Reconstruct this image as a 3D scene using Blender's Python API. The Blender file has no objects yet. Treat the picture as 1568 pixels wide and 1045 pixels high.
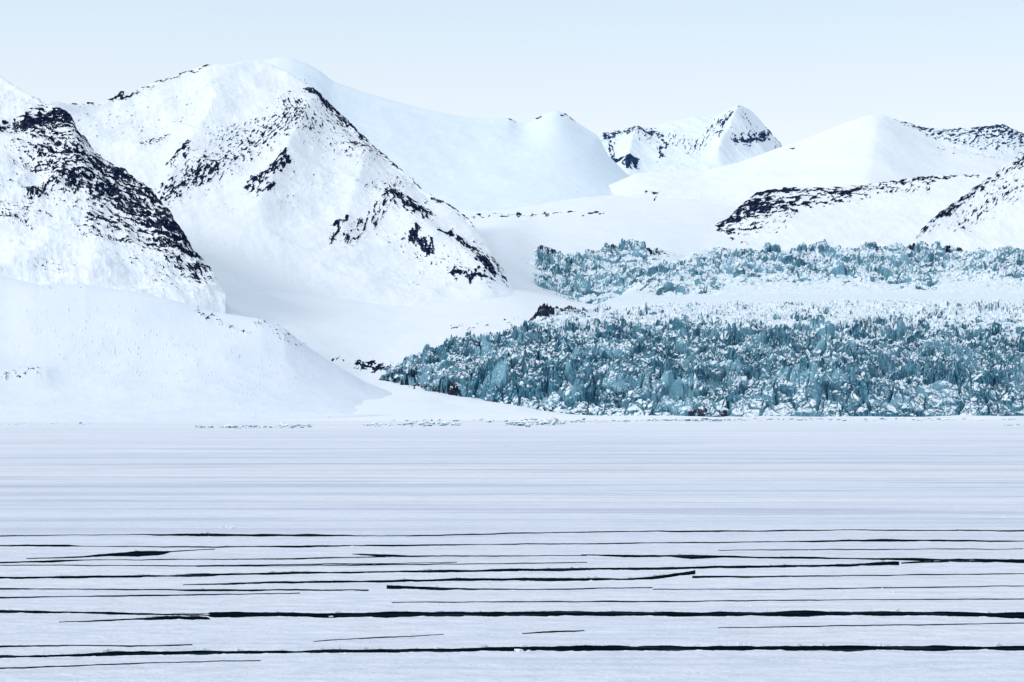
import bpy, math, random
import numpy as np

F=3536.0; HZ=610.0; CX=784.0; H=20.0     # reference frame used to survey the landscape
rng=np.random.default_rng(7); random.seed(7)

# ---------------------------------------------------------------- noise
def h2(ix,iy,seed):
    ix=ix.astype(np.int64); iy=iy.astype(np.int64)
    n=(ix*374761393+iy*668265263+seed*2147483647)&0xFFFFFFFF
    n=((n^(n>>13))*1274126177)&0xFFFFFFFF
    n=((n^(n>>16))*2246822519)&0xFFFFFFFF
    n=n^(n>>15)
    return (n&0xFFFFFF)/float(0xFFFFFF)
def gnoise(x,y,seed=0):
    x0=np.floor(x); y0=np.floor(y); fx=x-x0; fy=y-y0
    u=fx*fx*fx*(fx*(fx*6-15)+10); v=fy*fy*fy*(fy*(fy*6-15)+10)
    def g(dx,dy):
        a=h2(x0+dx,y0+dy,seed)*2*np.pi
        return np.cos(a)*(fx-dx)+np.sin(a)*(fy-dy)
    a=g(0,0);b=g(1,0);c=g(0,1);d=g(1,1)
    return ((a+(b-a)*u)+((c+(d-c)*u)-(a+(b-a)*u))*v)*1.5
def fbm(x,y,oct=4,seed=0,gain=0.5,ridged=False):
    s=np.zeros_like(x); a=1.0; t=0
    for o in range(oct):
        n=gnoise(x,y,seed+o*17)
        if ridged: n=1-2*np.abs(n)
        s+=a*n; t+=a; a*=gain
        x,y=(x*0.8-y*0.6)*2.03+5.3,(x*0.6+y*0.8)*2.03+1.7
    return s/t
def worley(x,y,seed=0):
    cx=np.floor(x); cy=np.floor(y)
    f1=np.full(x.shape,9.0); f2=np.full(x.shape,9.0)
    r=np.zeros_like(x); dx1=np.zeros_like(x); dy1=np.zeros_like(x); r2=np.zeros_like(x)
    for i in (-1,0,1):
        for j in (-1,0,1):
            px=cx+i; py=cy+j
            ox=px+h2(px,py,seed); oy=py+h2(px,py,seed+1)
            dx=x-ox; dy=y-oy; d=np.sqrt(dx*dx+dy*dy)
            m=d<f1
            f2=np.where(m,f1,np.minimum(f2,d))
            hh=h2(px,py,seed+2); h3=h2(px,py,seed+3)
            r=np.where(m,hh,r); r2=np.where(m,h3,r2)
            dx1=np.where(m,dx,dx1); dy1=np.where(m,dy,dy1)
            f1=np.where(m,d,f1)
    return f1,f2,r,r2,dx1,dy1
def sst(a,b,x):
    t=np.clip((x-a)/(b-a),0,1); return t*t*(3-2*t)

# ---------------------------------------------------------------- mesh helpers
def new_obj(name,me,mat=None,parent=None):
    ob=bpy.data.objects.new(name,me); bpy.context.scene.collection.objects.link(ob)
    if mat: me.materials.append(mat)
    if parent: ob.parent=parent
    return ob
def grid_mesh(name,X,Y,Z,attrs,mat,smooth=True):
    nr,nc=X.shape
    co=np.stack([X,Y,Z],-1).reshape(-1,3).astype(np.float32)
    me=bpy.data.meshes.new(name)
    me.vertices.add(nr*nc); me.vertices.foreach_set('co',co.ravel())
    idx=np.arange(nr*nc).reshape(nr,nc)
    q=np.stack([idx[:-1,:-1],idx[:-1,1:],idx[1:,1:],idx[1:,:-1]],-1).reshape(-1,4).astype(np.int32)
    me.loops.add(q.size); me.loops.foreach_set('vertex_index',q.ravel())
    me.polygons.add(len(q)); me.polygons.foreach_set('loop_start',np.arange(0,q.size,4,dtype=np.int32))
    me.polygons.foreach_set('use_smooth',np.full(len(q),smooth))
    me.update(calc_edges=True)
    for k,v in attrs.items():
        a=me.attributes.new(k,'FLOAT','POINT'); a.data.foreach_set('value',v.reshape(-1).astype(np.float32))
    return new_obj(name,me,mat)
def tri_mesh(name,V,Fc,mat,smooth=False):
    me=bpy.data.meshes.new(name); me.from_pydata(V,[],Fc)
    if smooth: me.polygons.foreach_set('use_smooth',[True]*len(me.polygons))
    me.update(); return new_obj(name,me,mat)

def zof(py,D): return H+(HZ-py)/F*D
def pyof(z,D): return HZ-(z-H)*F/D
def sm1(a,k):
    if k<1: return a
    w=np.exp(-0.5*(np.arange(-3*k,3*k+1)/k)**2); w/=w.sum()
    return np.convolve(np.pad(a,3*k,mode='edge'),w,'valid')
def row(pts,pxs,sm=3):
    p=np.array(pts,float)
    py=sm1(np.interp(pxs,p[:,0],p[:,1]),sm); D=sm1(np.interp(pxs,p[:,0],p[:,2]),12)
    return zof(py,D),D
def hermite(rows,counts):
    Zr=np.array([r[0] for r in rows]); Dr=np.array([r[1] for r in rows]); n=len(rows)
    sv=np.concatenate([np.linspace(i,i+1,c,endpoint=False) for i,c in enumerate(counts)]+[[n-1.0]])
    def tang(A):
        m=np.zeros_like(A)
        for i in range(n):
            if i==0: m[i]=A[1]-A[0]
            elif i==n-1: m[i]=A[-1]-A[-2]
            else:
                a=A[i]-A[i-1]; b=A[i+1]-A[i]
                m[i]=np.where(a*b>0,2*a*b/(a+b+1e-9*np.sign(a+b+1e-12)),0)
        return m
    out=[]
    i=np.minimum(sv.astype(int),n-2); t=(sv-i)[:,None]
    for A in (Zr,Dr):
        m=tang(A)
        h00=2*t**3-3*t**2+1;h10=t**3-2*t**2+t;h01=-2*t**3+3*t**2;h11=t**3-t**2
        out.append(h00*A[i]+h10*m[i]+h01*A[i+1]+h11*m[i+1])
    return out[0],out[1],sv

def caps_field(PX,PY,caps,seed,strata=0.0,dip=0.2,size=0.76,gain=1.0):
    """rock exposure field: >0 is bare rock. caps=(x1,y1,x2,y2,width,cover,dir,stretch,size)"""
    out=np.full(PX.shape,-1.0)
    if strata>0:
        wv=PY-dip*PX+5*gnoise(PX/40,PY/40,seed+60)
        ST=strata*(gnoise(PX/120,wv/6.0,seed+61)*1.3+0.5*gnoise(PX/60,wv/2.6,seed+62))
    for k,c in enumerate(caps):
        x1,y1,x2,y2,w,s,ang,asp,sz=c; sz*=size; s=s*gain
        m=(PX>min(x1,x2)-2.4*w)&(PX<max(x1,x2)+2.4*w)&(PY>min(y1,y2)-2.4*w)&(PY<max(y1,y2)+2.4*w)
        if not m.any(): continue
        x=PX[m];y=PY[m]
        wx=x+8*gnoise(x/14,y/14,seed+91); wy=y+8*gnoise(x/14+9,y/14,seed+92)
        dx=x2-x1;dy=y2-y1;L=dx*dx+dy*dy+1e-6
        t=np.clip(((wx-x1)*dx+(wy-y1)*dy)/L,0,1)
        d=np.hypot(wx-x1-t*dx,wy-y1-t*dy); g=np.exp(-(d/w)**2*1.1)
        a=math.radians(ang); u=(x*math.cos(a)+y*math.sin(a)); v=(-x*math.sin(a)+y*math.cos(a))
        n=fbm(u/(sz*asp),v/sz,4,seed+k%3,0.7)
        n=0.5+0.5*np.tanh(n*2.8)*1.05
        f=n+s*g-1.0
        if strata>0: f=f+ST[m]*np.sqrt(g)
        out[m]=np.maximum(out[m],f)
    return out

# ---------------------------------------------------------------- materials
def mat_new(name):
    m=bpy.data.materials.new(name); m.use_nodes=True
    nt=m.node_tree; b=nt.nodes['Principled BSDF']; return m,nt,b
def N(nt,t,**k):
    n=nt.nodes.new(t)
    for a,v in k.items(): setattr(n,a,v)
    return n
def math_n(nt,op,a,b=None,clamp=False):
    n=N(nt,'ShaderNodeMath',operation=op); n.use_clamp=clamp
    for i,v in enumerate((a,b)):
        if v is None: continue
        if isinstance(v,(int,float)): n.inputs[i].default_value=v
        else: nt.links.new(v,n.inputs[i])
    return n.outputs[0]
def mixc(nt,f,a,b):
    n=N(nt,'ShaderNodeMix',data_type='RGBA')
    for s,v in ((n.inputs[0],f),(n.inputs[6],a),(n.inputs[7],b)):
        if isinstance(v,(int,float)): s.default_value=v
        elif isinstance(v,tuple): s.default_value=(*v,1)
        else: nt.links.new(v,s)
    return n.outputs[2]
def noise_n(nt,scale,detail=4,rough=0.5,stretch=(1,1,1),dist=0):
    tc=N(nt,'ShaderNodeTexCoord'); mp=N(nt,'ShaderNodeMapping'); mp.inputs['Scale'].default_value=stretch
    nt.links.new(tc.outputs['Object'],mp.inputs['Vector'])
    n=N(nt,'ShaderNodeTexNoise'); n.inputs['Scale'].default_value=scale; n.inputs['Detail'].default_value=detail
    n.inputs['Roughness'].default_value=rough; n.inputs['Distortion'].default_value=dist
    nt.links.new(mp.outputs[0],n.inputs['Vector']); return n.outputs['Fac']
def ramp(nt,f,a,b):
    n=N(nt,'ShaderNodeMapRange'); n.interpolation_type='SMOOTHSTEP'
    nt.links.new(f,n.inputs[0]); n.inputs[1].default_value=a; n.inputs[2].default_value=b
    return n.outputs[0]

def mountain_mat(name,snow,snow2,rock,rock2,fine=0.12,bump=0.18):
    m,nt,b=mat_new(name)
    at=N(nt,'ShaderNodeAttribute',attribute_name='rock')
    nz=noise_n(nt,fine,2,0.7)
    f=math_n(nt,'ADD',at.outputs['Fac'],math_n(nt,'MULTIPLY',math_n(nt,'SUBTRACT',nz,0.5),0.5))
    f=ramp(nt,f,0.0,0.07)
    sn=mixc(nt,ramp(nt,noise_n(nt,0.012,4,0.6,(1,1,1)),0.35,0.7),snow,snow2)
    rk=mixc(nt,ramp(nt,nz,0.48,0.78),rock,rock2)
    nt.links.new(mixc(nt,f,sn,rk),b.inputs['Base Color'])
    b.inputs['Roughness'].default_value=0.9; b.inputs['Specular IOR Level'].default_value=0.0
    if bump>0:
        bp=N(nt,'ShaderNodeBump'); bp.inputs['Strength'].default_value=bump; bp.inputs['Distance'].default_value=4
        nt.links.new(noise_n(nt,0.04,4,0.65),bp.inputs['Height']); nt.links.new(bp.outputs[0],b.inputs['Normal'])
    return m
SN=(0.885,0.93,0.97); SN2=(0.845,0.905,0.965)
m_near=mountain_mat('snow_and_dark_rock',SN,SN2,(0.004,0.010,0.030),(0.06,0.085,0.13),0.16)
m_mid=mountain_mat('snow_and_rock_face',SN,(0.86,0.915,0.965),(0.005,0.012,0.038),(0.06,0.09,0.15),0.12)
m_far=mountain_mat('haze_tinted_snow_and_rock',(0.83,0.905,0.96),(0.80,0.89,0.955),(0.010,0.035,0.10),(0.08,0.15,0.26),0.09,0.1)  # distance haze is painted in as bluer rock and snow colours
m_back=mountain_mat('shaded_snow_slope',(0.80,0.895,0.96),(0.78,0.885,0.955),(0.012,0.03,0.08),(0.1,0.15,0.25),0.1,0.0)  # bluish shade of the back ridge is put into its snow colour
m_hill=mountain_mat('wind_packed_snow',(0.825,0.88,0.955),(0.79,0.855,0.94),(0.02,0.04,0.08),(0.1,0.15,0.2),0.3,0.15)

# ---------------------------------------------------------------- mountains
def mountain(name,px0,px1,base,ridge,mat,caps,seed,nrow=260,step=1.0,amp=16,lam=170,mids=[],spurs=[],back=900,sil=0.5,rough=3.0,strata=0.0,dip=0.2,prof=1.12,gain=1.0,gul=0.38):
    pxs=np.arange(px0,px1+step,step)
    zb,db=row(base,pxs,8); zr,dr=row(ridge,pxs,2)
    rows=[(zb-60,db-60),(zb,db)]
    if mids: rows+=[row(m,pxs,10) for m in mids]
    else:
        pr=pyof(zr,dr); pb=pyof(zb,db)
        for t,k in ((0.28,70),(0.56,38),(0.80,16),(0.94,5)):
            zk=zb+(sm1(zr,k)-zb)*t**prof; dk=db+(sm1(dr,k)-db)*t
            pk=np.maximum(pyof(zk,dk),pr+np.maximum(0,(pb-pr))*(1-t)*0.45+0.6)
            pk=sm1(pk,max(2,k//5))
            rows.append((zof(pk,dk),dk))
    rows.append((zr,dr))
    front=len(rows)-1
    rows+= [(zr-0.18*np.abs(zr),dr+back*0.35),(zr*0.1-30,dr+back)]
    per=nrow//(front-1)
    counts=[6]+[per]*(front-1)+[14,10]
    Z,D,sv=hermite(rows,counts)
    PX=np.broadcast_to(pxs,Z.shape).copy()
    X=(PX-CX)/F*D
    s=sv[:,None]/front
    taper=np.where(s<1,np.clip(s*4,0,1)*(sil+(1-sil)*np.clip((1-s)*5,0,1)),sil)
    PY=pyof(Z,D)
    R=caps_field(PX,PY,caps,seed,strata,dip,gain=gain)
    n=fbm(X/lam,D/lam,5,seed,0.5,True)*amp
    g=fbm((X+D*0.25)/(lam*0.28),D/(lam*1.6),5,seed+5,0.5)*amp*gul      # avalanche gullies
    dz=(n+g)*taper
    for (x1,y1,x2,y2,w,a) in spurs:
        dx=x2-x1;dy=y2-y1;L=dx*dx+dy*dy
        t=np.clip(((PX-x1)*dx+(PY-y1)*dy)/L,0,1)
        d=np.hypot(PX-x1-t*dx,PY-y1-t*dy)
        dz+=a*np.exp(-(d/w*1.8)**1.4)*np.where(s<=1,1,0)*np.clip((1-s)*4,0,1)
    rk=sst(-0.15,0.15,R)
    dz+=rk*(fbm(X/18,Z/9,4,seed+8,0.6)*rough+rough*0.4)
    return grid_mesh(name,X,D.copy(),Z+dz,{'rock':R},mat)

mountain('rocky_snow_mountain',-130,345,
  [(-130,480,2850),(100,480,2850),(200,475,2880),(300,470,2920),(345,475,2950)],
  [(-130,60,3700),(-60,92,3650),(0,118,3600),(38,143,3560),(75,166,3520),(108,180,3480),(118,205,3440),(150,240,3400),(182,262,3360),(225,290,3280),(245,312,3220),(262,335,3180),(290,380,3100),(322,424,3050),(345,455,3010)],
  m_near,[
  (-60,205,50,198,10,.60,5,4,4.5),(45,195,112,190,18,.90,5,4,5),(60,215,125,225,15,.50,10,3,5),
  (80,235,190,285,23,.54,25,3,4.5),(110,290,235,300,26,.62,15,3,5.5),(180,285,310,420,26,.54,40,3,5),
  (235,305,318,420,11,.60,50,3,4),(150,345,280,362,25,.56,20,3,5.5),(-30,318,40,345,14,.46,20,2,4),
  (45,305,95,285,12,.60,-25,2,5),(120,372,200,385,14,.30,20,2,4),(60,230,280,400,55,.32,15,3,4),
  (-60,300,100,300,60,.10,20,3,4),(240,380,310,420,20,.44,35,3,4.5),(60,410,110,425,10,.2,20,2,3)],
  11,nrow=300,amp=13,lam=130,rough=5,strata=0.26,dip=0.30,gain=1.06,spurs=[(110,190,150,420,70,14)])

mountain('snow_mountain_peak',20,835,
  [(20,470,3550),(330,455,3600),(450,462,3600),(600,480,3560),(700,486,3520),(780,476,3600),(835,480,3700)],
  [(20,165,4500),(80,160,4550),(112,163,4600),(150,161,4650),(175,153,4680),(187,143,4700),(200,146,4700),(250,127,4750),(300,110,4800),(318,105,4800),(345,103,4800),(395,97,4850),(415,102,4840),(440,115,4800),(465,131,4780),(490,150,4750),(530,185,4650),(570,225,4550),(610,262,4450),(650,296,4350),(700,330,4200),(722,345,4150),(745,375,4050),(770,425,3900),(785,452,3800),(835,475,3750)],
  m_mid,[
  (108,163,180,152,4,.55,-8,3,3),(180,146,198,150,5,.9,0,1.5,4),(195,148,318,107,4,.42,-20,3,3),
  (215,232,250,212,7,.42,-35,2,4),(130,200,300,190,45,.12,-30,2.5,4),
  (474,150,500,162,10,.74,45,2,4),(485,155,560,212,10,.62,40,2.5,4.5),(560,212,612,256,9,.56,40,2.5,4.5),
  (495,170,545,235,22,.28,50,2.5,4),(255,305,330,262,16,.50,-35,2.5,5),(262,262,285,240,8,.56,-45,2.5,4),
  (300,275,440,205,28,.38,-38,2.5,5),(340,215,460,192,28,.28,-40,2.5,4),(385,300,440,268,13,.62,-35,2.2,5.5),
  (395,318,420,308,6,.7,-30,2,5),(440,170,480,210,20,.33,60,2.5,4.5),(440,320,500,280,22,.14,-40,2.5,4),
  (470,220,560,260,25,.20,-50,2.5,4),(540,232,612,254,10,.42,15,3,4),
  (612,258,730,350,8,.46,40,2.5,4.5),(660,315,705,328,6,.70,30,2,4),
  (508,374,530,350,6,.75,-50,2,4),(535,378,600,325,16,.40,-52,3,5),(600,318,650,350,16,.68,45,2,6),
  (560,300,620,290,18,.26,-45,2.5,4.5),
  (635,378,656,402,10,.82,50,2,6),(676,378,692,380,6,1.0,10,2,5),(700,388,722,400,8,.66,40,2,5),
  (735,424,752,436,10,.88,35,2,6),(697,438,752,454,7,.74,20,2,5),(715,395,780,440,15,.40,45,2.5,5),
  (610,380,700,430,28,.18,40,2.5,4),(630,440,650,430,8,.15,0,2,4),(350,330,460,320,22,.10,-40,2,4)],
  23,nrow=400,amp=13,lam=230,sil=0.5,gain=1.13,
  spurs=[(480,170,400,330,60,24),(600,330,740,440,60,26),(560,250,530,360,50,14),(330,160,265,280,50,14)],rough=4)

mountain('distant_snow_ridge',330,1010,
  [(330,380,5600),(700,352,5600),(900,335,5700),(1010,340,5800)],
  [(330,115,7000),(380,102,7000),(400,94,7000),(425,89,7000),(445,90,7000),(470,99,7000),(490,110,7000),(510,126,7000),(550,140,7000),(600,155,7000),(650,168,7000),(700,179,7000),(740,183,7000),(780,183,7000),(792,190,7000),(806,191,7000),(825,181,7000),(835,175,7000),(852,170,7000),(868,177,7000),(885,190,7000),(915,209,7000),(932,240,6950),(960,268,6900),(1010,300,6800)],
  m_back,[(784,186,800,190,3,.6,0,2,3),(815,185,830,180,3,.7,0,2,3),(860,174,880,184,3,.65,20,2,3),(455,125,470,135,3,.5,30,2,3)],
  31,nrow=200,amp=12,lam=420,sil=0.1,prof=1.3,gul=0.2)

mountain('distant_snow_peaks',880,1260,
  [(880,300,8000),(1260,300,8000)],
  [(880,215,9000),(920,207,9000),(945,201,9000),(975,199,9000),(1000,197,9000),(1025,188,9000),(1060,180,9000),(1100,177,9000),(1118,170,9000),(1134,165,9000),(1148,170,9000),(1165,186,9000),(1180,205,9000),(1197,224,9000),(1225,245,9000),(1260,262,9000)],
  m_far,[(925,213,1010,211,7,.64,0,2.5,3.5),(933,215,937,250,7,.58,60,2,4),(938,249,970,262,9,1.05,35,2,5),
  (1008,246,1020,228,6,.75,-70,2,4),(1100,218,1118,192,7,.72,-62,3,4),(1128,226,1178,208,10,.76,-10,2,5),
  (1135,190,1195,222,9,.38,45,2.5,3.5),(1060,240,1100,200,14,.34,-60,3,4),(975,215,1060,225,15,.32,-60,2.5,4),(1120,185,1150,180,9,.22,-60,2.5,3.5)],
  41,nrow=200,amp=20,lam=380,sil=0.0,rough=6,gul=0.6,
  spurs=[(1132,180,1100,250,35,42),(975,210,960,260,30,34)])

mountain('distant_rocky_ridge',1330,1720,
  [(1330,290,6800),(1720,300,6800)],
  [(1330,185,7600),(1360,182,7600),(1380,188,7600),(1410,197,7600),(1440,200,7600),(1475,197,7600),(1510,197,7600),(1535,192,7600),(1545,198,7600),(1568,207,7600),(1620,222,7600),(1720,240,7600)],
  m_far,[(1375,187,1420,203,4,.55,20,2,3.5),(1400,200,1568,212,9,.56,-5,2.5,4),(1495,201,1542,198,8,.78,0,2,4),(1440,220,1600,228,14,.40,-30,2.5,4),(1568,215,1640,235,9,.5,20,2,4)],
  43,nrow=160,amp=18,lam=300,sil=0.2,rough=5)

mountain('snow_dome_mountain',880,1720,
  [(880,350,5600),(1100,355,5450),(1400,360,5450),(1720,355,5450)],
  [(880,320,6400),(930,285,6450),(975,266,6500),(1030,264,6500),(1080,262,6500),(1130,250,6500),(1165,238,6500),(1195,226,6500),(1240,211,6500),(1290,190,6500),(1315,182,6500),(1335,177,6500),(1352,177,6500),(1368,183,6500),(1395,196,6500),(1440,216,6500),(1500,230,6450),(1560,250,6400),(1720,300,6300)],
  m_mid,[(1208,231,1216,228,3,.6,0,2,3),(990,303,1010,300,4,.5,0,3,3),(1370,187,1440,214,3,.4,25,2,3),(1440,235,1560,245,10,.24,-30,2,3)],
  47,nrow=220,amp=12,lam=420,sil=0.1,prof=1.25,gul=0.2,spurs=[(1345,195,1330,300,110,24)])

mountain('rocky_snow_hill',1015,1720,
  [(1015,398,4980),(1720,404,4980)],
  [(1015,392,5300),(1040,374,5350),(1062,360,5400),(1110,341,5480),(1135,315,5520),(1158,297,5560),(1200,288,5600),(1240,289,5600),(1290,286,5600),(1330,285,5600),(1380,277,5600),(1430,270,5600),(1500,270,5600),(1720,262,5600)],
  m_mid,[(1050,370,1110,345,8,.52,-25,3,4.5),(1095,352,1175,312,15,.68,-22,3,4.5),(1150,299,1212,292,8,.82,-5,4,4),
  (1130,322,1300,303,13,.56,-6,4,5),(1200,291,1315,300,9,.58,5,4,4.5),(1310,291,1450,274,6,.52,-6,3,3.5),(1445,274,1500,270,4,.5,0,3,3.5),
  (1075,372,1140,376,7,.50,-20,2,4),(1120,350,1200,330,22,.28,-25,3,4),(1320,300,1420,285,12,.24,-40,2,4)],
  53,nrow=200,amp=9,lam=220,sil=0.2,rough=3.5,strata=0.26,dip=-0.06,gain=1.1)

mountain('rocky_snow_slope',1385,1720,
  [(1385,402,4860),(1720,408,4800)],
  [(1385,392,4900),(1408,356,4950),(1430,336,5000),(1450,318,5050),(1475,301,5100),(1500,283,5150),(1520,270,5180),(1535,258,5200),(1568,236,5250),(1640,195,5300),(1720,150,5350)],
  m_mid,[(1408,356,1500,290,9,.58,-42,3,4.5),(1432,335,1455,325,9,.88,-40,2,5),(1500,288,1600,235,10,.46,-40,2.5,4.5),
  (1470,345,1545,295,20,.36,-52,3,4.5),(1540,300,1620,270,25,.24,-50,3,4.5),(1560,250,1700,180,12,.5,-40,3,5)],
  59,nrow=180,amp=10,lam=180,sil=0.3,rough=3.5,gain=1.05)

mountain('snow_hill',-150,800,
  [(-150,648,2020),(200,648,2020),(400,645,2060),(520,641,2120),(600,640,2200),(800,644,2300)],
  [(-150,405,2750),(-60,416,2750),(0,424,2750),(60,436,2700),(130,436,2700),(200,447,2680),(260,460,2660),(330,478,2640),(400,489,2620),(435,503,2610),(455,520,2600),(480,538,2600),(510,558,2600),(560,586,2600),(610,606,2600),(680,624,2600),(740,640,2600),(800,660,2600)],
  m_hill,[(300,480,380,512,6,.36,0,3,3),(400,500,460,530,12,.28,30,3,3),(0,585,60,576,5,.34,0,3,3),(50,440,140,437,3,.15,0,4,2),(100,520,400,580,60,.09,0,2,2)],
  61,nrow=220,amp=4,lam=200,mids=[[(-150,632,2150),(200,634,2150),(400,635,2180),(520,636,2230),(640,642,2350),(800,652,2400)],[(-150,560,2400),(0,565,2400),(200,572,2400),(350,583,2380),(450,598,2380),(520,611,2400),(600,627,2430),(690,639,2450),(800,656,2500)]],sil=0.3,back=500,gul=0.25,
  spurs=[(0,575,70,580,25,5),(430,500,300,560,60,6),(60,470,200,500,60,6)])

# ---------------------------------------------------------------- snowfield
pxs=np.arange(-160,1740,2.0)
SF=[
 [(-160,650,1950),(300,648,1980),(560,646,2020),(900,646,2050),(1740,646,2060)],
 [(-160,636,2350),(560,632,2250),(700,634,2350),(1000,640,2350),(1740,640,2350)],
 [(-160,500,2750),(300,510,2750),(400,530,2750),(500,565,2750),(560,577,2800),(620,575,2800),(700,572,2850),(800,580,2850),(900,628,2850),(1740,630,2800)],
 [(-160,440,3100),(300,450,3100),(400,475,3150),(500,495,3200),(600,508,3200),(700,505,3200),(800,497,3250),(850,505,3250),(950,560,3200),(1740,570,3200)],
 [(-160,425,3650),(300,428,3650),(450,445,3650),(600,462,3650),(780,450,3650),(830,462,3700),(950,490,3700),(1740,495,3700)],
 [(-160,415,4200),(700,412,4200),(780,410,4200),(810,435,4200),(900,465,4200),(1100,470,4200),(1740,470,4200)],
 [(-160,400,4850),(700,368,4850),(780,352,4850),(810,372,4850),(1000,380,4900),(1080,395,4900),(1200,402,4900),(1740,405,4900)],
 [(-160,380,5600),(700,332,5600),(900,325,5600),(1000,330,5600),(1740,350,5600)],
 [(-160,330,7600),(700,300,7600),(900,275,7600),(1040,270,7600),(1740,280,7600)],
 [(-160,300,9500),(1740,290,9500)]]
rows=[row(r,pxs,10) for r in SF]
Z,D,sv=hermite(rows,[20,40,50,50,60,60,40,40,20])
PX=np.broadcast_to(pxs,Z.shape).copy(); X=(PX-CX)/F*D
PY=pyof(Z,D)
Rk=caps_field(PX,PY,[(715,331,925,326,3,.5,-2,6,2.5),(545,560,600,563,7,.75,5,2,5),(512,550,530,552,4,.6,0,2,4),(990,303,1010,300,4,.6,0,3,3),(690,505,800,490,4,.35,-5,4,3),(800,400,860,432,4,.25,30,3,3)],71)
Z=Z+fbm(X/180,D/260,5,77)*5*np.clip((D-2050)/300,0.05,1)+fbm(X/30,D/60,3,78)*0.5*np.clip((D-2100)/300,0.0,1)
grid_mesh('snowfield',X,D,Z,{'rock':Rk},m_mid)

# ---------------------------------------------------------------- glacier
pxs=np.arange(548,1740,1.0)
G=[
 [(548,612,2790),(570,606,2760),(600,617,2660),(650,622,2600),(720,630,2560),(800,634,2520),(1000,640,2470),(1120,643,2440),(1250,639,2470),(1568,638,2500),(1740,638,2500)],
 [(548,606,2800),(570,600,2780),(600,600,2700),(650,606,2640),(720,608,2590),(800,608,2550),(1000,610,2500),(1250,606,2500),(1568,604,2530),(1740,604,2530)],
 [(548,600,2850),(570,590,2820),(600,578,2780),(650,572,2740),(720,568,2700),(800,568,2680),(900,565,2650),(1000,570,2630),(1250,568,2630),(1568,568,2650),(1740,568,2650)],
 [(548,598,2900),(570,585,2880),(600,566,2850),(640,550,2850),(720,534,2850),(800,524,2850),(900,526,2830),(1000,526,2820),(1250,528,2820),(1568,528,2830),(1740,528,2830)],
 [(548,596,3000),(570,584,3000),(600,570,3000),(700,540,3000),(740,528,3050),(790,512,3100),(830,490,3150),(870,480,3150),(920,486,3150),(1000,486,3150),(1200,488,3150),(1740,488,3150)],
 [(548,560,3300),(700,525,3300),(800,503,3300),(850,490,3500),(900,478,3600),(1000,468,3600),(1200,460,3600),(1740,458,3600)],
 [(548,520,3700),(780,480,3700),(810,462,3850),(850,456,3900),(900,453,3950),(1000,455,3950),(1200,450,3950),(1740,448,3950)],
 [(548,500,4200),(780,430,4200),(800,412,4200),(850,408,4300),(1000,412,4300),(1200,416,4300),(1740,418,4300)],
 [(548,480,4700),(780,375,4700),(810,361,4700),(870,364,4750),(930,357,4750),(975,350,4750),(1030,358,4750),(1080,374,4750),(1150,388,4750),(1290,384,4750),(1400,388,4750),(1740,386,4750)],
 [(548,490,5000),(780,390,5000),(850,375,5000),(1000,370,5000),(1100,390,5000),(1740,400,5000)]]
rows=[row(r,pxs,5) for r in G]
Z,D,sv=hermite(rows,[50,140,130,90,70,40,110,130,12])
PX=np.broadcast_to(pxs,Z.shape).copy(); X=(PX-CX)/F*D; PY=pyof(Z,D)
def seg(x1,y1,x2,y2,w):
    dx=x2-x1;dy=y2-y1;L=dx*dx+dy*dy+1e-6
    t=np.clip(((PX-x1)*dx+(PY-y1)*dy)/L,0,1)
    return np.exp(-(np.hypot(PX-x1-t*dx,PY-y1-t*dy)/w)**2)
low=sst(3700,3350,D)*sst(552,590,PX)
low=low*np.where(D>2950,sst(0,60,PX-(700+(D-2950)*0.25)),1)
up=np.maximum.reduce([seg(860,390,960,400,36),seg(830,370,1000,352,13),seg(940,410,1080,440,22),seg(1080,408,1400,412,19),seg(1230,400,1420,425,18),seg(1150,390,1700,384,8)*.75,seg(1400,400,1740,425,20)*.75,seg(815,405,850,415,16)*.9])
up=np.clip(up*1.35,0,1)*sst(3950,4050,D)*sst(4760,4700,D)*sst(0,22,PX-798)
big=fbm(X/130,D/110,3,171)                       # large-scale variation of the break-up
band=fbm((X+0.5*D)/260,(D-0.35*X)/38,3,175)       # flow bands crossing the icefall
inten=np.maximum(low*np.clip(1.1+0.8*big,0.5,1.5),up*np.clip(1.08+0.9*big+1.1*band,0.15,1.5))
k=np.where(D>3800,1.6,1.0)
wx=X+5*fbm(X/25,D/25,2,5); wy=D+6*fbm(X/25+7,D/25,2,6)
def serac(sx,sy,seed,hgt,cut,cw,rot=0.0,tilt=1.0):
    c,s=math.cos(rot),math.sin(rot)
    f1,f2,r,r2,dx,dy=worley((wx*c+wy*s)/(sx*k),(-wx*s+wy*c)/(sy*k),seed)
    t=(r-0.5)*2; tl=(dx*(r2-0.5)*2.6+dy*(0.05+h2(np.floor(r*9999),np.floor(r2*9999),4)*1.1))*tilt
    return hgt*(t*0.65+tl) - cut*(1-sst(0,cw,f2-f1))
S=serac(32,22,101,12,10,0.15,0.25,0.95)+serac(14,10,113,5.5,4.2,0.18,-0.3,1.05)*np.clip(0.85+1.6*fbm(X/50,D/50,2,181),0.25,1.7)+serac(6,5,127,2.0,1.3,0.24,0.4)
S+=fbm(X/60,D/80,4,133,0.5,True)*6+fbm(X/3.5,D/4,3,135,0.6)*0.7
fac=np.where(D>2930,np.where(D<3900,0.36+0.5*sst(3080,2930,D)+0.3*np.clip(big*2,0,1),1.15),1.05)
hf=np.clip((D-(D[0:1,:]))/35,0.25,1)**0.7
edge=np.clip((PX-556)/90.,0,1)
Z=Z+inten*S*fac*hf*(0.35+0.65*edge)
Z+=fbm(X/90,D/120,4,140)*3.0
crag=np.exp(-((PX-828)/22.)**2-((D-3120)/45)**2)+0.75*np.exp(-((PX-872)/32.)**2-((D-3150)/45)**2)
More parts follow.
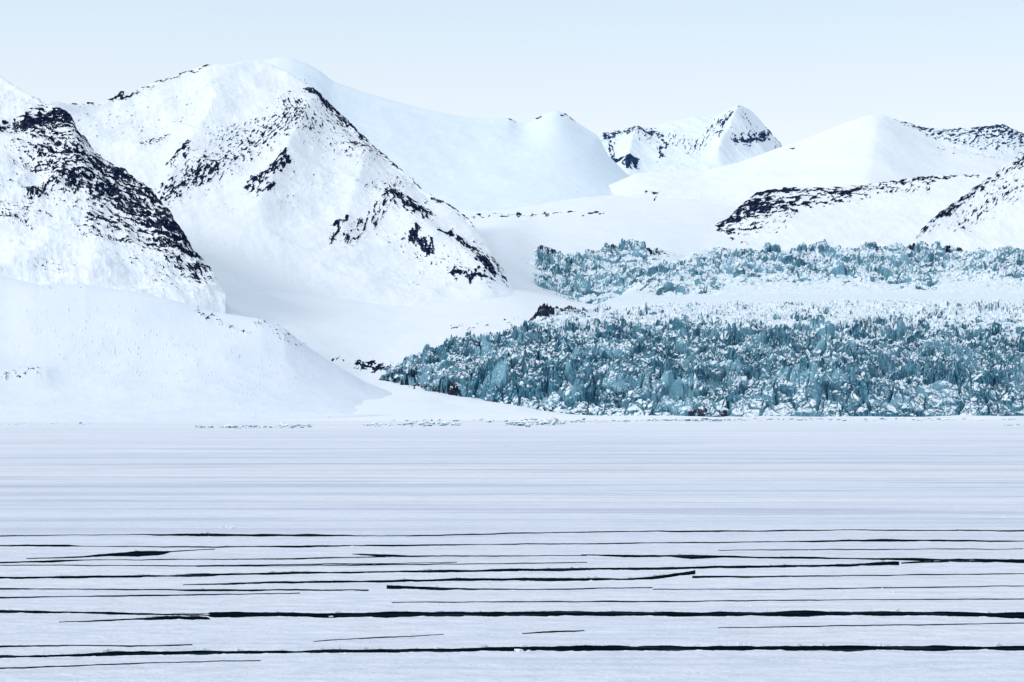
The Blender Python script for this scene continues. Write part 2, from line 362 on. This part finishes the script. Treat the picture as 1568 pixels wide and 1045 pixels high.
Z+=crag*(13+9*fbm(X/9,D/9,4,141,0.6))          # moraine crag
str_=fbm((X+D*0.15)/150,(D-X*0.22)/9,3,150)
Z+=np.where(D>3950,1,0)*sst(900,1100,PX)*str_*6*(1-up*0.6)
Z-=25*sst(575,548,PX)
bury=sst(40,-20,PX-(690+(D-2950)*0.22))*sst(2930,3060,D)*40
bury+=60*sst(808,780,PX)*sst(3700,3900,D)
Z-=np.where(D>2930,bury,0)
Z[0]-=10
RC=[(575,600,640,612,10,.60,10,2,4),(600,592,700,620,12,.54,15,2,4),(690,618,765,628,7,1.0,8,2,5),(640,600,700,612,10,.5,0,2,4),
 (720,520,740,528,7,.7,0,2,5),(620,540,650,545,8,.7,0,2,4),(700,580,780,560,30,.27,20,2,4),
 (800,628,900,636,5,.5,0,3,3),(1060,640,1130,644,4,.9,0,2,3),(925,360,960,352,6,.6,-20,2,4),(975,348,1030,358,6,.6,10,2,4),(815,360,860,362,4,.7,0,3,3),
 (1050,372,1140,388,5,.5,10,3,3),(1290,380,1380,378,4,.55,0,4,3),(1400,386,1480,384,4,.85,0,4,3),(740,560,1560,600,60,.14,40,2,3),(700,580,900,620,30,.22,20,2,4)]
Rk=caps_field(PX,PY,RC,81)
Rk=np.maximum(Rk,np.where(crag>0.12,np.clip(crag*1.3,0,1.0)*np.where(PX<850,1.0,0.72)+0.5*fbm(X/7,D/7+Z/5,4,143,0.65)-0.42,-1))
front=np.clip(sst(2960,2860,D)+0.6*sst(3900,4000,D),0,1)
grid_mesh('glacier',X,D,Z,{'rock':Rk,'ice':inten,'front':front,'tone':fbm(X/70,(D+Z)/50,4,190,0.55)+0.2*sst(3900,4000,D)},None,smooth=False)
gl=bpy.data.objects['glacier']
m,nt,b=mat_new('crevassed_glacier_ice')
ge=N(nt,'ShaderNodeNewGeometry'); sx=N(nt,'ShaderNodeSeparateXYZ'); nt.links.new(ge.outputs['True Normal'],sx.inputs[0])
n1=noise_n(nt,0.20,5,0.68)
fa=N(nt,'ShaderNodeAttribute',attribute_name='front')
up_=math_n(nt,'ADD',sx.outputs['Z'],math_n(nt,'MULTIPLY',math_n(nt,'SUBTRACT',n1,0.5),1.1))
up_=math_n(nt,'SUBTRACT',up_,math_n(nt,'MULTIPLY',fa.outputs['Fac'],0.09))
snowf=ramp(nt,up_,0.40,0.56)
ia=N(nt,'ShaderNodeAttribute',attribute_name='ice'); da=N(nt,'ShaderNodeAttribute',attribute_name='tone')
icef=math_n(nt,'MULTIPLY',math_n(nt,'SUBTRACT',1.0,snowf),ramp(nt,ia.outputs['Fac'],0.05,0.40))
n3=noise_n(nt,0.45,4,0.7,(1,1,0.35))
c1=mixc(nt,ramp(nt,n3,0.34,0.70),(0.007,0.058,0.105),(0.11,0.31,0.42))
c2=mixc(nt,ramp(nt,da.outputs['Fac'],-0.2,0.55),c1,(0.23,0.45,0.55))
c3=mixc(nt,ramp(nt,n3,0.56,0.80),c2,(0.50,0.69,0.77))
sn=mixc(nt,ramp(nt,n1,0.38,0.66),(0.70,0.82,0.88),(0.90,0.935,0.97))
c=mixc(nt,icef,sn,c3)
ra=N(nt,'ShaderNodeAttribute',attribute_name='rock')
rf=ramp(nt,math_n(nt,'ADD',ra.outputs['Fac'],math_n(nt,'MULTIPLY',math_n(nt,'SUBTRACT',n3,0.5),0.5)),0.0,0.1)
rf=math_n(nt,'MULTIPLY',rf,ramp(nt,math_n(nt,'SUBTRACT',1.0,sx.outputs['Z']),0.03,0.2))
c=mixc(nt,rf,c,(0.012,0.022,0.045))
nt.links.new(c,b.inputs['Base Color']); b.inputs['Roughness'].default_value=0.7; b.inputs['Specular IOR Level'].default_value=0.15
gl.data.materials.append(m)

# ---------------------------------------------------------------- sea ice
m,nt,b=mat_new('snow_covered_sea_ice')
s1=noise_n(nt,1.0,7,0.72,(0.0050,0.060,1),0.5); s2=noise_n(nt,1.0,5,0.65,(0.035,0.22,1),0.6); s3=noise_n(nt,1.0,3,0.5,(0.0020,0.009,1),0.5); s4=noise_n(nt,1.0,6,0.74,(0.20,0.36,1),0.3)
ge=N(nt,'ShaderNodeNewGeometry'); sy=N(nt,'ShaderNodeSeparateXYZ'); nt.links.new(ge.outputs['Position'],sy.inputs[0])
zone=math_n(nt,'MULTIPLY',ramp(nt,sy.outputs['Y'],280,420),math_n(nt,'SUBTRACT',1.0,ramp(nt,sy.outputs['Y'],800,1600)))
zone=math_n(nt,'ADD',math_n(nt,'MULTIPLY',zone,0.58),0.10)
st=math_n(nt,'MULTIPLY',ramp(nt,s1,0.47,0.64),zone)
c=mixc(nt,ramp(nt,s3,0.38,0.62),(0.88,0.905,0.955),(0.80,0.84,0.925))
c=mixc(nt,st,c,(0.46,0.52,0.65))
c=mixc(nt,math_n(nt,'MULTIPLY',ramp(nt,s2,0.50,0.62),0.30),c,(0.60,0.66,0.79))
c=mixc(nt,math_n(nt,'MULTIPLY',ramp(nt,s4,0.50,0.60),0.42),c,(0.64,0.71,0.83))
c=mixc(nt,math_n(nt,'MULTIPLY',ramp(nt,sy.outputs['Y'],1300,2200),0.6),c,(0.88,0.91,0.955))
nt.links.new(c,b.inputs['Base Color']); b.inputs['Roughness'].default_value=0.8; b.inputs['Specular IOR Level'].default_value=0.0
bp=N(nt,'ShaderNodeBump'); bp.inputs['Strength'].default_value=1.0; bp.inputs['Distance'].default_value=0.9
nt.links.new(s4,bp.inputs['Height']); nt.links.new(bp.outputs[0],b.inputs['Normal'])
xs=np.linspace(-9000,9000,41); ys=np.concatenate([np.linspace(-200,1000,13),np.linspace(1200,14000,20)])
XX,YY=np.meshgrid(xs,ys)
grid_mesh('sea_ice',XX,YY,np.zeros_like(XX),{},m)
me_,nt,b=mat_new('snowy_floe_edge')
nt.links.new(mixc(nt,ramp(nt,noise_n(nt,1.5,4,0.6),0.4,0.6),(0.87,0.90,0.95),(0.60,0.68,0.78)),b.inputs['Base Color']); b.inputs['Roughness'].default_value=0.9
m_edge=me_

mw,nt,b=mat_new('dark_sea_water')
nt.links.new(mixc(nt,ramp(nt,noise_n(nt,1.0,3,0.6,(0.12,0.5,1)),0.52,0.78),(0.002,0.007,0.012),(0.03,0.055,0.08)),b.inputs['Base Color'])
b.inputs['Roughness'].default_value=0.5; b.inputs['Specular IOR Level'].default_value=0.0; b.inputs['IOR'].default_value=1.01
CR=[
 [(-200,1008,4),(0,1006,4),(90,1005,3),(180,1001,6),(400,999,4),(600,997,4.5),(800,994,6),(900,993,8),(1000,993,6),(1250,993,7),(1568,993,6),(1780,993,6)],
 [(-200,936,5),(0,937,4.5),(100,938,3),(240,941,2.5),(318,942,4),(322,942,8),(420,941,6),(500,943,6),(620,941,7),(900,940,6),(1100,941,6),(1250,940,7),(1420,940,5),(1568,943,8),(1780,944,8)],
 [(90,953,1.2),(200,949,2.5),(280,946,6),(322,945.5,8)],
 [(-200,887,4),(0,885,3.5),(150,884,4),(260,882,2),(300,881,4),(450,878,3),(600,876,3),(900,872,4),(1000,871,3),(1150,868,3.5),(1300,866,4),(1340,864,5),(1378,863,6)],
 [(280,896,1),(440,892,3),(590,891,3),(700,888,4),(850,888,4),(960,887,3),(1000,885,4),(1030,881,5),(1065,877,6)],
 [(592,899,6),(640,901,4),(720,903,2),(850,903,1.5),(1000,900,1)],
 [(-200,901,1.5),(0,902,2.5),(150,903,1.2),(300,904,2.5),(450,904,2),(565,904,2)],
 [(-200,822,2),(0,821,1.5),(100,820,1),(200,819,1),(320,820,3.5),(480,820,3),(550,821,1),(700,820,2),(780,817,1.4),(1000,814,1.5),(1100,814,2),(1300,812,1.2),(1568,813,1.8),(1780,813,2)],
 [(-200,836,2),(0,836,2),(100,836,3),(130,837,1),(290,838,1.6),(500,837,2.4),(540,836,1),(600,836,2.4),(750,834,1.2),(900,833,1.4),(1200,830,1.4),(1350,828,3),(1568,829,1.5),(1780,829,1.5)],
 [(40,856,1),(130,853,2),(165,850,5),(210,849,8),(250,847,4),(262,845,1.5),(330,841,1)],
 [(-200,862,1.2),(0,862,2),(80,860,3),(130,858,1),(300,857,1.2),(400,857,1.5),(500,855,2),(600,853,1.2)],
 [(540,849,1),(580,851,4),(625,852,2),(800,852,1.2),(900,851,1.2)],
 [(890,850,1),(960,852,3),(1020,852,2),(1060,853,5),(1110,853,3),(1300,856,2),(1400,857,4),(1480,859,5),(1568,860,4),(1780,862,4)],
 [(1060,884,3),(1150,884,2),(1300,882,1.2),(1568,879,1.6),(1780,878,1.6)],
 [(1380,863,2.5),(1420,861,2),(1568,857,1)],
 [(800,971,1.2),(850,968,2.5),(895,966,1)],
 [(-200,992,2),(0,991,2),(120,989,1),(200,990,2.2),(295,988,1.4)],
 [(480,983,.8),(580,977,1.4),(680,972,.8)],
 [(-200,1026,2),(0,1024,2),(100,1021,1.6),(250,1015,1),(400,1012,1)],
 [(600,923,.8),(800,922,1.3),(1000,922,1.6),(1300,919,.9),(1568,918,1.2),(1780,917,1.2)],
 [(-200,917,1),(0,916,2),(100,914,1),(200,913,1.8),(460,909,.8)],
 [(1000,903,.8),(1200,903,1.2),(1568,898,1),(1780,897,1)],
 [(1100,962,.7),(1300,959,1.2),(1568,955,.9),(1780,955,.9)],
 [(0,866,.7),(300,867,1.2),(700,862,.7)],[(1100,843,.7),(1300,842,1.2),(1568,841,.7)],[(300,868,.6),(560,866,1.2),(900,862,.8)],
]
V=[];Fc=[];LV=[];LF=[]
for ci,c in enumerate(CR):
    p=np.array(c,float); xs=np.arange(p[0,0],p[-1,0],1.2)
    y=sm1(np.interp(xs,p[:,0],p[:,1]),2); w=np.interp(xs,p[:,0],p[:,2])
    z1=np.zeros_like(xs)+ci*3.1
    y=y+1.1*fbm(xs/60,z1,3,201)+0.15*gnoise(xs/5,z1,202)
    w=np.maximum(0.12,w*(1.12+0.85*fbm(xs/70,z1,4,203,0.5)))
    Df=H*F/(y-w/2-HZ); Dn=H*F/(y+w/2-HZ)
    Xf=(xs-CX)/F*Df; Xn=(xs-CX)/F*Dn; n0=len(V)
    zz=0.006+0.0015*ci
    for i in range(len(xs)):
        V.append((Xn[i],Dn[i],zz)); V.append((Xf[i],Df[i],zz))
        if i: 
            a=n0+2*i; Fc.append((a-2,a,a+1,a-1))
    for side,(XX_,DD_) in enumerate(((Xn,Dn),(Xf,Df))):
        hgt=(0.05 if side==0 else 0.20)*np.clip(fbm(xs/22,z1+side*9,4,210,0.6)*1.8,0,1)*np.clip(w/4,0.15,1.2)+0.012
        wid=0.5
        sgn=-1 if side==0 else 1
        m0=len(LV)
        for i in range(len(xs)):
            LV+= [(XX_[i],DD_[i]-0.02*sgn,0.0),(XX_[i],DD_[i]+0.06*sgn,hgt[i]),(XX_[i],DD_[i]+(wid+hgt[i]*3)*sgn,-0.003)]
            if i:
                a=m0+3*i
                LF+= [(a-3,a,a+1,a-2),(a-2,a+1,a+2,a-1)]
tri_mesh('sea_ice_cracks',V,Fc,mw)
tri_mesh('sea_ice_crack_edges',LV,LF,m_edge)

# ---------------------------------------------------------------- ice rubble
import bmesh
mr,nt,b=mat_new('broken_ice')
ge=N(nt,'ShaderNodeNewGeometry'); sx=N(nt,'ShaderNodeSeparateXYZ'); nt.links.new(ge.outputs['True Normal'],sx.inputs[0])
c=mixc(nt,ramp(nt,sx.outputs['Z'],0.25,0.6),mixc(nt,ramp(nt,noise_n(nt,0.25,4,0.6),0.35,0.65),(0.03,0.09,0.14),(0.28,0.46,0.56)),(0.84,0.90,0.95))
nt.links.new(c,b.inputs['Base Color']); b.inputs['Roughness'].default_value=0.6
bm=bmesh.new(); bmesh.ops.create_icosphere(bm,subdivisions=1,radius=1)
IV=np.array([v.co[:] for v in bm.verts]); IF=[[v.index for v in f.verts] for f in bm.faces]; bm.free()
def rubble(name,clusters,mat):
    V=[];Fc=[]
    for (x1,x2,py,spy,n,smin,smax) in clusters:
        for _ in range(n):
            px=random.uniform(x1,x2); yy=py+random.gauss(0,spy); D=H*F/(max(yy,py-1.9*spy)-HZ); X=(px-CX)/F*D
            s=(smin+(smax-smin)*random.random()**2.5)*D/F
            sc=np.array([s*random.uniform(.8,2.0),s*random.uniform(.8,2),s*random.uniform(.5,1.1)])
            a=random.uniform(0,6.28); v=IV*(1+rng.uniform(-.35,.35,(len(IV),1)))*sc
            x=v[:,0]*math.cos(a)-v[:,1]*math.sin(a); y=v[:,0]*math.sin(a)+v[:,1]*math.cos(a)
            b0=len(V); V+= [(X+x[i],D+y[i],v[i,2]+sc[2]*0.3) for i in range(len(v))]
            Fc+=[[b0+j for j in f] for f in IF]
    return tri_mesh(name,V,Fc,mat)
rubble('ice_rubble',[(300,480,655,0.8,80,.8,3.2),(340,356,655,.5,14,1,4),(430,475,653,.6,30,1,4),(560,705,651,1.2,90,.8,3.8),(640,695,650,1.2,50,1.2,5),(775,865,649,1.5,80,1,5.5),(800,850,646,1.5,35,2,8),
 (860,960,646,1,40,.6,2.5),(990,1130,644,1.0,90,.9,4),(1130,1560,643,1.0,120,.6,3),(600,1000,645,1.0,80,.6,3),(0,140,650,.8,40,.5,2),(1530,1560,652,.5,6,1,2)],mr)
rubble('snow_lumps',[(338,362,808,1,8,1.5,4),(785,810,997,1,9,2,5),(1120,1150,987,1,6,1.5,4),(0,1568,720,30,80,.3,1.0),(0,1568,770,40,90,.3,1.2),(0,1568,900,50,90,.5,1.8),(505,520,945,.5,4,1,2),(680,690,800,.5,4,1,2),(1360,1370,908,.5,4,1,2.5)],m_edge)

# ---------------------------------------------------------------- light
sc=bpy.context.scene
SE,SA=math.radians(34),math.radians(-112)      # veiled sun to the left of the viewer
w=bpy.data.worlds.new('World'); sc.world=w; w.use_nodes=True; nt=w.node_tree
bg=nt.nodes['Background']; out=nt.nodes['World Output']
sky=N(nt,'ShaderNodeTexSky',sky_type='NISHITA'); sky.sun_disc=False; sky.sun_elevation=SE; sky.sun_rotation=SA; sky.air_density=1.0; sky.dust_density=1.0
nt.links.new(sky.outputs[0],bg.inputs[0]); bg.inputs[1].default_value=0.05
tc=N(nt,'ShaderNodeTexCoord'); sp=N(nt,'ShaderNodeSeparateXYZ'); nt.links.new(tc.outputs['Generated'],sp.inputs[0])
cr=N(nt,'ShaderNodeValToRGB'); nt.links.new(sp.outputs['Z'],cr.inputs[0])
e=cr.color_ramp.elements; e[0].position=0.0; e[0].color=(0.74,0.71,0.71,1); e[1].position=1.0; e[1].color=(0.56,0.60,0.65,1)
x=e.new(0.10); x.color=(0.70,0.715,0.74,1); x=e.new(0.17); x.color=(0.56,0.645,0.72,1)
bg2=N(nt,'ShaderNodeBackground'); nt.links.new(cr.outputs[0],bg2.inputs[0]); bg2.inputs[1].default_value=1.0
ad=N(nt,'ShaderNodeAddShader'); nt.links.new(bg.outputs[0],ad.inputs[0]); nt.links.new(bg2.outputs[0],ad.inputs[1]); nt.links.new(ad.outputs[0],out.inputs[0])
L=bpy.data.lights.new('sun','SUN'); L.energy=1.25; L.angle=math.radians(12); L.color=(1,0.97,0.93)
lo=bpy.data.objects.new('sun',L); sc.collection.objects.link(lo)
from mathutils import Vector
sd=Vector((math.sin(SA)*math.cos(SE),math.cos(SA)*math.cos(SE),math.sin(SE)))
lo.rotation_euler=sd.to_track_quat('Z','Y').to_euler()

# ---------------------------------------------------------------- camera
cd=bpy.data.cameras.new('camera'); cam=bpy.data.objects.new('camera',cd); sc.collection.objects.link(cam)
cam.location=(0,0,H); cam.rotation_euler=(math.radians(90),0,0)
cd.sensor_width=36; cd.lens=36*F/1568; cd.shift_y=(HZ-522.5)/1568
cd.clip_start=1; cd.clip_end=40000
sc.camera=cam
sc.view_settings.view_transform='Standard'; sc.view_settings.look='None'; sc.view_settings.exposure=0
